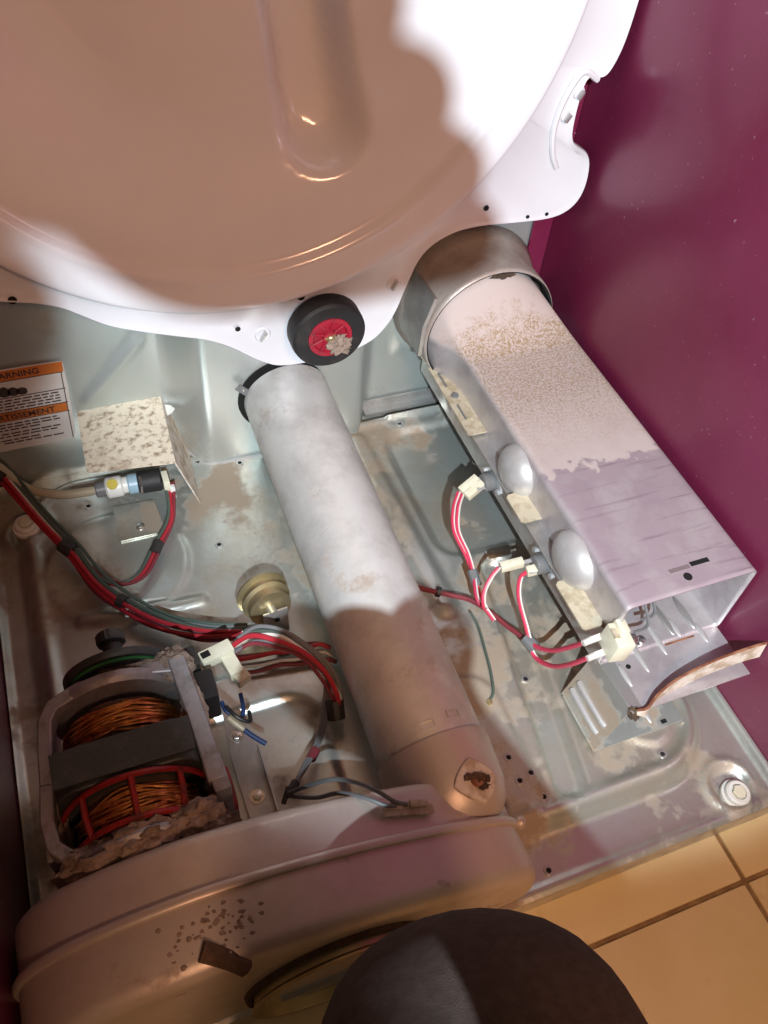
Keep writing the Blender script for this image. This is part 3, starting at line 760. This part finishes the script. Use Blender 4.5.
# ------------------------------------------------------------------ wiring
def harness(name, label, base, wires, wraps, loc):
    t = thing(name, label, 'wire harness', loc)
    for off_, m_, r in wires:
        rnd = random.Random(str(off_)+m_)
        pts_ = []
        for i, p in enumerate(base):
            j = Vector((rnd.uniform(-1, 1), rnd.uniform(-1, 1), rnd.uniform(-1, 1)))*.0016
            pts_.append(Vector(p)+Vector(off_)+j)
        MB().tube(spline(pts_, 7), r, 8).build('wire', m_, t)
    for a_, b_, r, m_ in wraps: MB().tube([a_, b_], r, 10).build('tape_wrap', m_, t)
    return t
base = [(.002, .640-.03, .060), (.0241, .590, .052), (.0580, .513, .044), (.0820, .467, .038), (.104, .412, .036), (.1446, .361, .036), (.1874, .330, .038), (.226, .316, .038)]
harness('main_harness', 'long bundle of red, grey and green wires across the left of the pan', base,
        [((-.003, 0, 0), 'w_red', .0024), ((0, .001, .004), 'w_red', .0024), ((.003, .002, .001), 'w_white', .0014), ((.005, .004, .003), 'w_green', .0022),
         ((.008, .006, .0), 'w_grey', .0020), ((.002, .003, -.004), 'w_grey', .0022), ((.009, .008, .003), 'w_green', .0019), ((-.001, -.002, -.004), 'w_maroon', .0022)],
        [((.0760, .480, .041), (.0850, .468, .038), .0085, 'tape'), ((.120, .394, .038), (.125, .388, .038), .0075, 'tape'), ((.018, .598, .055), (.028, .578, .051), .0095, 'tape')], (.1, .45, .02))
MB().tube([(.074, .472, .034), (.068, .466, .032)], .003, 6)
harness('valve_harness', 'short red and grey wire pair looping down from the water valve', [(.1985, .5325, .040), (.1975, .513, .034), (.1895, .487, .030), (.1690, .456, .028), (.1480, .427, .028), (.1240, .420, .028), (.1040, .436, .030), (.0880, .458, .034)],
        [((0, 0, 0), 'w_red', .0024), ((-.004, .001, .001), 'w_green', .0020), ((.004, 0, 0), 'w_maroon', .0020)],
        [((.1720, .462, .029), (.1650, .450, .028), .0062, 'tape')], (.15, .45, .015))
harness('motor_harness', 'arched bundle of red and grey wires from motor plug to the pipe', [(.207, .268, .098), (.228, .276, .092), (.250, .272, .084), (.272, .256, .074), (.286, .234, .062), (.291, .212, .050), (.288, .202, .040)],
        [((0, 0, .003), 'w_red', .0026), ((.002, .003, .002), 'w_white', .0018), ((.004, .005, 0), 'w_green', .0018), ((.006, .006, -.002), 'w_grey', .0022),
         ((.002, -.001, -.004), 'w_grey', .0020), ((.007, .009, .001), 'w_grey', .0020), ((-.003, -.003, -.003), 'w_maroon', .0020)],
        [((.2890, .214, .048), (.2870, .200, .038), .0085, 'tape')], (.25, .25, .02))
harness('cross_harness', 'red and dark wires passing under the idler pulley to the pipe', [(.205, .296, .030), (.232, .292, .028), (.255, .288, .030), (.276, .285, .030), (.296, .283, .032), (.308, .276, .030)],
        [((0, 0, .002), 'w_red', .0024), ((0, -.006, 0), 'w_grey', .0022), ((0, .005, 0), 'w_maroon', .0022), ((.0, -.012, -.002), 'w_maroon', .0022), ((.0, -.009, .002), 'w_white', .0014)], [], (.25, .285, .015))

# heater wiring
hw = thing('heater_harness', 'red and white wires linking the heater connectors', 'wire harness', (.5, .26, .02))
def hw_wire(pts_, m_='w_pink', r=.0024, stripe=True):
    MB().tube(spline(pts_, 8), r, 8).build('wire', m_, hw)
    if stripe: MB().tube(spline([Vector(p)+Vector((.0009, -.0012, .0016)) for p in pts_], 8), .0011, 6).build('white_wire', 'w_white', hw)
hw_wire([(.489, .381, .092), (.478, .366, .089), (.470, .345, .080), (.472, .320, .070), (.470, .298, .062), (.464, .274, .056), (.470, .262, .048)])
hw_wire([(.487, .386, .091), (.475, .370, .086), (.467, .348, .078), (.470, .320, .068), (.472, .298, .058), (.472, .270, .046), (.478, .255, .036)])
hw_wire([(.482, .277, .098), (.474, .274, .090), (.464, .266, .078), (.462, .258, .066), (.468, .262, .052)])
hw_wire([(.506, .262, .101), (.500, .262, .092), (.496, .250, .076), (.498, .230, .056), (.499, .212, .046), (.503, .190, .066), (.505, .172, .100), (.506, .160, .127)], stripe=True)
hw_wire([(.498, .218, .040), (.500, .200, .036), (.502, .178, .056), (.502, .160, .090), (.5035, .147, .122)], stripe=True)
hw_wire([(.400, .322, .045), (.428, .3115, .034), (.448, .302, .030), (.468, .288, .030), (.482, .265, .031), (.490, .246, .032), (.498, .226, .036), (.502, .212, .038)], 'w_maroon', .0028, False)
MB().tube([(.471, .304, .062), (.4705, .288, .056)], .0056, 10).build('tape_wrap', 'w_grey', hw)
MB().tube([(.4975, .222, .043), (.501, .208, .042)], .0070, 10).build('tape_wrap', 'w_grey', hw)
MB().tube([(.436, .309, .032), (.440, .307, .031)], .0058, 10).build('tape_wrap', 'tape', hw)
MB().tube(spline([(.463, .277, .026), (.466, .262, .020), (.462, .236, .018), (.456, .208, .018), (.449, .188, .018), (.441, .180, .017)], 8), .0015, 6).build('green_wire', 'w_green', hw)
MB().lathe([(0, 0), (.0035, 0), (.003, .0025), (0, .003)], (.4405, .1785, pan_z(.4405, .1785)), (0, 0, 1), 6).build('ground_screw', 'brass', hw)
def connector(loc, rot, label, two=True):
    t = thing('wire_connector', label, 'connector', loc)
    Rm = Euler(rot).to_matrix(); c0 = Vector(loc)
    for s in ((-1, 1) if two else (0,)):
        MB().box(c0+Rm @ Vector((0, s*.0046, 0)), (.024, .0086, .0085), Rm, bev=.001).build('housing', 'cream', t)
    MB().box(c0+Rm @ Vector((.003, 0, .0046)), (.010, .0035 if not two else .011, .001), Rm).build('latch', 'cream', t)
    return t
connector((.500, .3825, .099), (0, -.35, .30), 'pale yellow two-way connector on the farther heater thermostat')
connector((.4945, .2745, .101), (0, -.15, -.12), 'pale yellow push-on connector on the nearer thermostat, left of two', False)
connector((.5160, .2600, .104), (0, -.15, -.12), 'pale yellow push-on connector on the nearer thermostat, right of two', False)
tb = thing('terminal_block', 'cream ceramic terminal block at the heater mouth with two spade terminals', 'connector', (.53, .148, .12))
MB().box((.5300, .148, .134), (.018, .026, .026), (0, .12, -.12), bev=.002).build('block', 'cream', tb)
MB().box((.5345, .154, .147), (.010, .014, .008), (0, .12, -.12), bev=.0012).build('block_lug', 'cream', tb)
MB().box((.526, .150, .1473), (.006, .010, .002), (0, .12, -.12)).build('recess', 'tan', tb)
for (x, y, z) in ((.5115, .160, .128), (.5100, .147, .123)):
    MB().box((x+.004, y, z), (.020, .0062, .0012), (0, -.1, .02)).build('spade', 'w_white', tb)
    MB().cyl((x-.008, y-.001, z), (x, y, z+.0005), .0030, 10).build('crimp', 'w_white', tb)
MB().add(*blob((.549, .150, .124), (.009, .006, .005), 4, .25, 3)).build('terminal_cap', 'chrome', tb)
MB().lathe([(0, 0), (.004, 0), (.004, .004), (0, .005)], (.589, .1665, .0757), (0, 0, 1), 12).build('terminal_screw', 'chrome', tb)

# ------------------------------------------------------------------ water valve, shield, hose
wv = thing('water_valve', 'water inlet valve with black solenoid half hidden by the dusty shield', 'valve', (.165, .54, .016))
vz = .044
MB().cyl((.120, .5425, vz), (.133, .5425, vz), .0085, 20, bev=.001).build('hose_fitting', 'w_grey', wv)
MB().cyl((.131, .542, vz), (.150, .5415, vz), .0120, 22, bev=.002).build('valve_body', 'white_plastic', wv)
MB().cyl((.148, .5415, vz), (.156, .5415, vz), .0095, 20).build('valve_neck', 'white_plastic', wv)
MB().cyl((.155, .541, vz), (.167, .5405, vz), .0115, 22, bev=.0015).build('blue_collar', 'blue_plastic', wv)
MB().lathe([(0, 0), (.006, 0), (.006, .002), (0, .002)], (.139, .536, vz+.0105), (0, -.4, 1), 14).build('yellow_dot', 'yellow_plastic', wv)
MB().cyl((.166, .5405, vz), (.192, .5385, vz), .0128, 26, bev=.0015).build('solenoid', 'black_rubber', wv)
MB().tube([(.168, .5265, vz-.002), (.169, .5265, vz+.008), (.169, .536, vz+.014)], .0014, 6).build('solenoid_strap', 'chrome', wv)
MB().box((.196, .5325, vz-.001), (.007, .018, .022), bev=.001).build('terminal_plug', 'cream', wv)
MB().box((.201, .524, .036), (.006, .006, .018), bev=.001).build('terminal_plug', 'white_plastic', wv)
bp_ = MB().prism([(.1335, .536), (.1790, .534), (.1830, .488), (.1790, .4845), (.1340, .4845), (.1310, .488)], 'z', .0165, .0185).build('mount_plate', 'pan', wv)
MB().lathe([(0, 0), (.005, 0), (.005, .001), (.0035, .0015), (.003, .003), (0, .0035)], (.1575, .4985, .0185), (0, 0, 1), 16).build('mount_screw', 'chrome', wv)
MB().tube(spline([(.008, .600, .085), (.027, .592, .060), (.0497, .566, .046), (.0843, .5480, .043), (.1206, .5425, vz)], 8), .0052, 12).build('hose', 'hose', wv)
shd = thing('drip_shield', 'square dusty cream drip shield over the water valve', 'shield', (.165, .57, .02))
zs = .095
def shield_pt(u, v):
    x = .1165+.0915*u+(.006*u)*v; y = .516-.006*u+(.110+.003*u)*v
    return x, y
mbs = MB()
N1 = 20
pl_ = [(.1200, .5215), (.1175, .5255), (.1200, .624), (.1225, .6145+.0095), (.2090, .6245), (.2125, .6205), (.2080, .5135), (.2050, .5105)]
mbs.prism(pl_, 'z', zs-.0008, zs+.0008)
o_ = mbs.build('top_plate', 'dust_card', shd)
MB().hexa([(.2275, .5150, .017), (.2335, .618, .017), (.2350, .618, .017), (.2290, .5150, .017)], [(.2060, .5120, zs), (.2110, .6225, zs), (.2130, .6225, zs), (.2078, .5120, zs)]).build('side_plate', 'mica', shd)
MB().prism([(.2135, .597), (.2215, .6005), (.2255, .606), (.2215, .613), (.2135, .616)], 'z', .082, .0835).build('side_tab', 'white_plastic', shd)

# ------------------------------------------------------------------ warning label on the rear panel
lb = thing('warning_label', 'white and orange printed warning label on the rear panel', 'label', (.06, .613, .06))
LY = .6145
MB().prism(chaikin([(.001, .060), (.109, .060), (.1135, .064), (.1205, .168), (.117, .1725), (.001, .1725)], 1), 'y', LY-.0002, LY-.0008).build('paper', 'label', lb)
def bar_(x0, x1, z0, z1, m_, name, d=.0013, sk=0.): 
    return MB().prism([(x0, z0), (x1+sk*(z0-.11), z0), (x1+sk*(z1-.11), z1), (x0, z1)], 'y', LY-.0007, LY-d).build(name, m_, lb)
bar_(.003, .1150, .158, .171, 'orange', 'orange_band', .0012, .065)
bar_(.003, .1120, .1030, .1150, 'orange', 'orange_band', .0012, .065)
for z0 in (.157, .1345, .115, .1025): bar_(.003, .1140, z0, z0+.0008, 'ink', 'rule', .0013, .065)
MB().tube([(.1095, LY-.001, .062), (.1155, LY-.001, .158)], .0005, 4).build('rule', 'ink', lb)
for k in range(3):
    MB().prism(chaikin([(.050+k*.009, .1365), (.060+k*.009, .1365), (.062+k*.008, .1440), (.056+k*.009, .1520-.003*k), (.049+k*.009, .145)], 2), 'y', LY-.0007, LY-.0013).build('flame_mark', 'ink', lb)
def text(body, x, z, size, m_):
    cu = bpy.data.curves.new('print', 'FONT'); cu.body = body; cu.size = size; cu.extrude = .0001; cu.offset = size*.02
    tmp = bpy.data.objects.new('print', cu); C.objects.link(tmp)
    dg = bpy.context.evaluated_depsgraph_get(); me = bpy.data.meshes.new_from_object(tmp.evaluated_get(dg))
    bpy.data.objects.remove(tmp)
    o = bpy.data.objects.new('lettering', me); C.objects.link(o); me.materials.clear(); me.materials.append(M[m_])
    o.rotation_euler = (math.pi/2, 0, 0); o.parent = lb
    o.location = Vector((x, LY-.0014, z))-ORG[lb.name]; return o
text('WARNING', .044, .1612, .0105, 'ink')
text('AVERTISSEMENT', .022, .1053, .0106, 'ink')
for k, z in enumerate((.1305, .1265, .1225, .1185)):
    text('~ ~~~ ~~ ~~~~ ~~ ~~~'[:0] or '', 0, 0, .001, 'ink') if False else None
    x = .014; rnd = random.Random(k)
    while x < .104:
        l = rnd.uniform(.004, .011); bar_(x, min(x+l, .108), z, z+.0014, 'ink', 'small_print'); x += l+.0018
for k, z in enumerate((.0975, .0935, .0895, .0840, .0800, .0745, .0705)):
    x = .030 if k % 3 else .038; rnd = random.Random(50+k)
    while x < .096-(.02 if k % 3 == 2 else 0):
        l = rnd.uniform(.004, .011); bar_(x, min(x+l, .104), z, z+.0014, 'ink', 'small_print'); x += l+.0018

# ------------------------------------------------------------------ the person crouching in front, assumed head torch on
pe = thing('person', 'person crouching before the dryer in dark trousers, bent knee in front of the blower', 'person', (.1, -.5, FZ))
J = {  # joint: (position, radius x, radius y)
 'pelvis': ((.08, -.74, .26), .135), 'waist': ((.06, -.74, .42), .125), 'chest': ((.04, -.70, .60), .145), 'neck0': ((.04, -.665, .74), .085), 'neck': ((.045, -.645, .80), .052),
 'head0': ((.075, -.605, .87), .062), 'head1': ((.09, -.58, .93), .082), 'head2': ((.093, -.585, .985), .080), 'head3': ((.090, -.60, 1.03), .045),
 'rsh': ((.22, -.68, .70), .068), 'relb': ((.265, -.53, .50), .046), 'rwri': ((.222, -.285, .600), .034),
 'lsh': ((-.14, -.66, .70), .068), 'lelb': ((-.245, -.40, .70), .046), 'lfor': ((-.11, -.33, .80), .042), 'lwri': ((.042, -.264, .870), .044),
 'rhip': ((.16, -.68, .24), .095), 'rth': ((.200, -.36, .290), .104), 'rkn': ((.246, -.098, .316), .090), 'rkn2': ((.248, -.088, .240), .076), 'rcalf': ((.262, -.20, .10), .055), 'rank': ((.258, -.30, .03), .040), 'rtoe': ((.27, -.19, FZ+.030), .032), 'rheel': ((.255, -.345, FZ+.05), .034),
 'lhip': ((-.0, -.68, .24), .095), 'lth': ((-.06, -.47, .33), .085), 'lkn': ((-.13, -.27, .41), .066), 'lcalf': ((-.13, -.34, .18), .054), 'lank': ((-.13, -.37, .05), .040), 'ltoe': ((-.14, -.24, FZ+.030), .032), 'lheel': ((-.13, -.41, FZ+.045), .034)}
E_ = [('pelvis', 'waist'), ('waist', 'chest'), ('chest', 'neck0'), ('neck0', 'neck'), ('neck', 'head0'), ('head0', 'head1'), ('head1', 'head2'), ('head2', 'head3'),
      ('chest', 'rsh'), ('rsh', 'relb'), ('relb', 'rwri'), ('chest', 'lsh'), ('lsh', 'lelb'), ('lelb', 'lfor'), ('lfor', 'lwri'),
      ('pelvis', 'rhip'), ('rhip', 'rth'), ('rth', 'rkn'), ('rkn', 'rkn2'), ('rkn2', 'rcalf'), ('rcalf', 'rank'), ('rank', 'rtoe'), ('rank', 'rheel'),
      ('pelvis', 'lhip'), ('lhip', 'lth'), ('lth', 'lkn'), ('lkn', 'lcalf'), ('lcalf', 'lank'), ('lank', 'ltoe'), ('lank', 'lheel')]
def hand(pref, wrist, palm_dir, spread_dir, curl_dir, thumb_side, fingers=((-.030, .066), (-.010, .076), (.011, .070), (.031, .054)), pr=.027, curl=1., flat_thumb=False):
    """palm vertex plus five finger chains rooted in the palm"""
    d = Vector(palm_dir).normalized(); s = Vector(spread_dir).normalized(); c = Vector(curl_dir).normalized(); wv_ = Vector(J[wrist][0])
    J[pref+'p'] = (tuple(wv_+d*.045), pr); J[pref+'k'] = (tuple(wv_+d*.080), .019 if flat_thumb else .026)
    E_.append((wrist, pref+'p')); E_.append((pref+'p', pref+'k'))
    for k, (o, l) in enumerate(fingers):
        b0 = wv_+d*(.100 if flat_thumb else .088)+s*o; p1 = b0+d*l*.42+c*l*.10*curl; p2 = p1+d*l*.26+c*l*.28*curl; p3 = p2+d*l*(.04+.2*(1-curl))+c*l*.30*curl
        for n_, p, r in ((0, b0, .0105), (1, p1, .0098), (2, p2, .0092), (3, p3, .0085)): J['%sf%d%d' % (pref, k, n_)] = (tuple(p), r*(1.22 if flat_thumb else 1.))
        E_.append((pref+'k', '%sf%d0' % (pref, k)))
        for n_ in range(3): E_.append(('%sf%d%d' % (pref, k, n_), '%sf%d%d' % (pref, k, n_+1)))
    t0 = wv_+d*.022+s*thumb_side*.040; t1 = t0+d*.018+s*thumb_side*.026+c*.006; t2 = t1+d*.016+s*thumb_side*.020+c*.008
    if flat_thumb: t0 = wv_+d*.040-s*.030; t1 = wv_+d*.060-s*.042; t2 = wv_+d*.077-s*.047
    for n_, p, r in ((0, t0, .019 if flat_thumb else .013), (1, t1, .018 if flat_thumb else .0115), (2, t2, .014 if flat_thumb else .0095)): J['%st%d' % (pref, n_)] = (tuple(p), r)
    E_.append((pref+'p', pref+'t0')); E_.append((pref+'t0', pref+'t1')); E_.append((pref+'t1', pref+'t2'))
hand('r', 'rwri', (-.22, .9, .10), (1, .2, 0), (-.1, .1, -1), -1)  # unseen hand, posed to throw the shadow across the pipe
hand('l', 'lwri', (.97, .08, -.12), (.12, -.06, 1), (.35, .7, -.4), -1, ((-.032, .078), (-.0165, .066), (-.001, .052), (.0145, .036)), .027, .35, True)  # unseen hand, fingers shaped to cast the shadow on the bulkhead
names = list(J); me = bpy.data.meshes.new('body')
me.from_pydata([Vector(J[k][0])-ORG[pe.name] for k in names], [(names.index(a_), names.index(b_)) for a_, b_ in E_], [])
ob = bpy.data.objects.new('body', me); C.objects.link(ob); ob.parent = pe
md = ob.modifiers.new('skin', 'SKIN'); md.use_smooth_shade = True; md.branch_smoothing = .6
for i, k in enumerate(names):
    v = me.skin_vertices[0].data[i]; v.radius = (J[k][1], J[k][1]); v.use_root = (k == 'pelvis')
md2 = ob.modifiers.new('sub', 'SUBSURF'); md2.levels = 3; md2.render_levels = 3
dg = bpy.context.evaluated_depsgraph_get(); me2 = bpy.data.meshes.new_from_object(ob.evaluated_get(dg))
ob.modifiers.clear(); ob.data = me2; me2.name = 'body'
me2.materials.clear()
for k in ('trousers', 'shirt', 'skin', 'shoe'): me2.materials.append(M[k])
def region(k):
    if k[0] in 'rl' and (len(k) > 1 and k[1] in 'pkft') and k not in ('rth', 'lth', 'rkn', 'lkn', 'rkn2', 'rtoe', 'ltoe', 'lfor'): 
        if k[1] in 'pf' or (k[1] == 'k' and len(k) == 2) or (k[1] == 't' and k[2:].isdigit()): return 2
    if k in ('rwri', 'lwri', 'neck', 'head0', 'head1', 'head2', 'head3'): return 2
    if k in ('rsh', 'lsh', 'relb', 'lelb', 'lfor', 'chest', 'neck0', 'waist'): return 1
    if k in ('rtoe', 'ltoe', 'rheel', 'lheel'): return 3
    return 0
segs = [(Vector(J[a_][0])-ORG[pe.name], Vector(J[b_][0])-ORG[pe.name], region(a_), region(b_)) for a_, b_ in E_]
for p in me2.polygons:
    c_ = p.center; best = None
    for a_, b_, ra, rb in segs:
        d_ = b_-a_; t = max(0, min(1, (c_-a_).dot(d_)/d_.length_squared)); q = (c_-a_-d_*t).length
        if best is None or q < best[0]: best = (q, ra if t < .5 else rb)
    p.material_index = best[1]; p.use_smooth = True
hc = Vector((.092, -.585, .955))
MB().lathe([(0, .098), (.040, .094), (.070, .070), (.088, .035), (.091, .0), (.088, -.02)], hc+Vector((0, -.02, 0)), (0, -.35, 1), 28).build('hair', 'hair', pe)
for s in (-1, 1):
    MB().add(*blob(hc+Vector((s*.031, .079, -.012)), (.012, .007, .008), 1, 0, 2)).build('eye', 'white_plastic', pe)
    MB().add(*blob(hc+Vector((s*.086, -.005, -.02)), (.010, .018, .028), 1, 0, 2)).build('ear', 'skin', pe)
MB().tube([hc+Vector((0, .082, -.005)), hc+Vector((0, .098, -.040)), hc+Vector((0, .086, -.045))], [.008, .014, .010], 10).build('nose', 'skin', pe)
MB().add(*blob(hc+Vector((0, .078, -.068)), (.022, .006, .006), 1, 0, 2)).build('mouth', 'rust', pe)
tr = thing('assumed_head_torch', 'small unseen head torch, assumed as the cold light source, on the forehead of the crouching person', 'head torch', LAMP)
dL = (AIM-LAMP).normalized()
MB().lathe([(0, -.040), (.018, -.040), (.022, -.034), (.022, -.004), (.018, -.003), (.010, -.014), (0, -.014)], LAMP, dL, 28).build('lamp_housing', 'w_black', tr)
MB().lathe([(0, -.0135), (.0095, -.0135), (.0095, -.0125), (0, -.0125)], LAMP, dL, 20).build('lens', 'lens', tr)
MB().lathe([(.097, -.008), (.099, -.008), (.099, .012), (.097, .012)], hc+Vector((0, -.005, .022)), (0, -.25, 1), 40, close=True).build('strap', 'w_grey', tr)
# ------------------------------------------------------------------ assumed pendant lamp, out of view
cl = thing('assumed_pendant_lamp', 'unseen round pendant lamp, assumed as the warm light source, behind the crouching person', 'lamp', (.24, -1.5, 1.80))
MB().lathe([(0, -.05), (.06, -.05), (.19, -.012), (.19, -.002), (.175, -.002), (.175, -.010), (.05, -.042), (0, -.042)], Vector((.24, -1.5, 1.80))-Vector((.17, 1.7, -1.58)).normalized()*.004, (.17, 1.7, -1.58), 40).build('lamp_shade', 'white_plastic', cl)
MB().tube([(.24, -1.55, 1.84), (.24, -1.55, 2.4)], .003, 6).build('cord', 'w_black', cl)
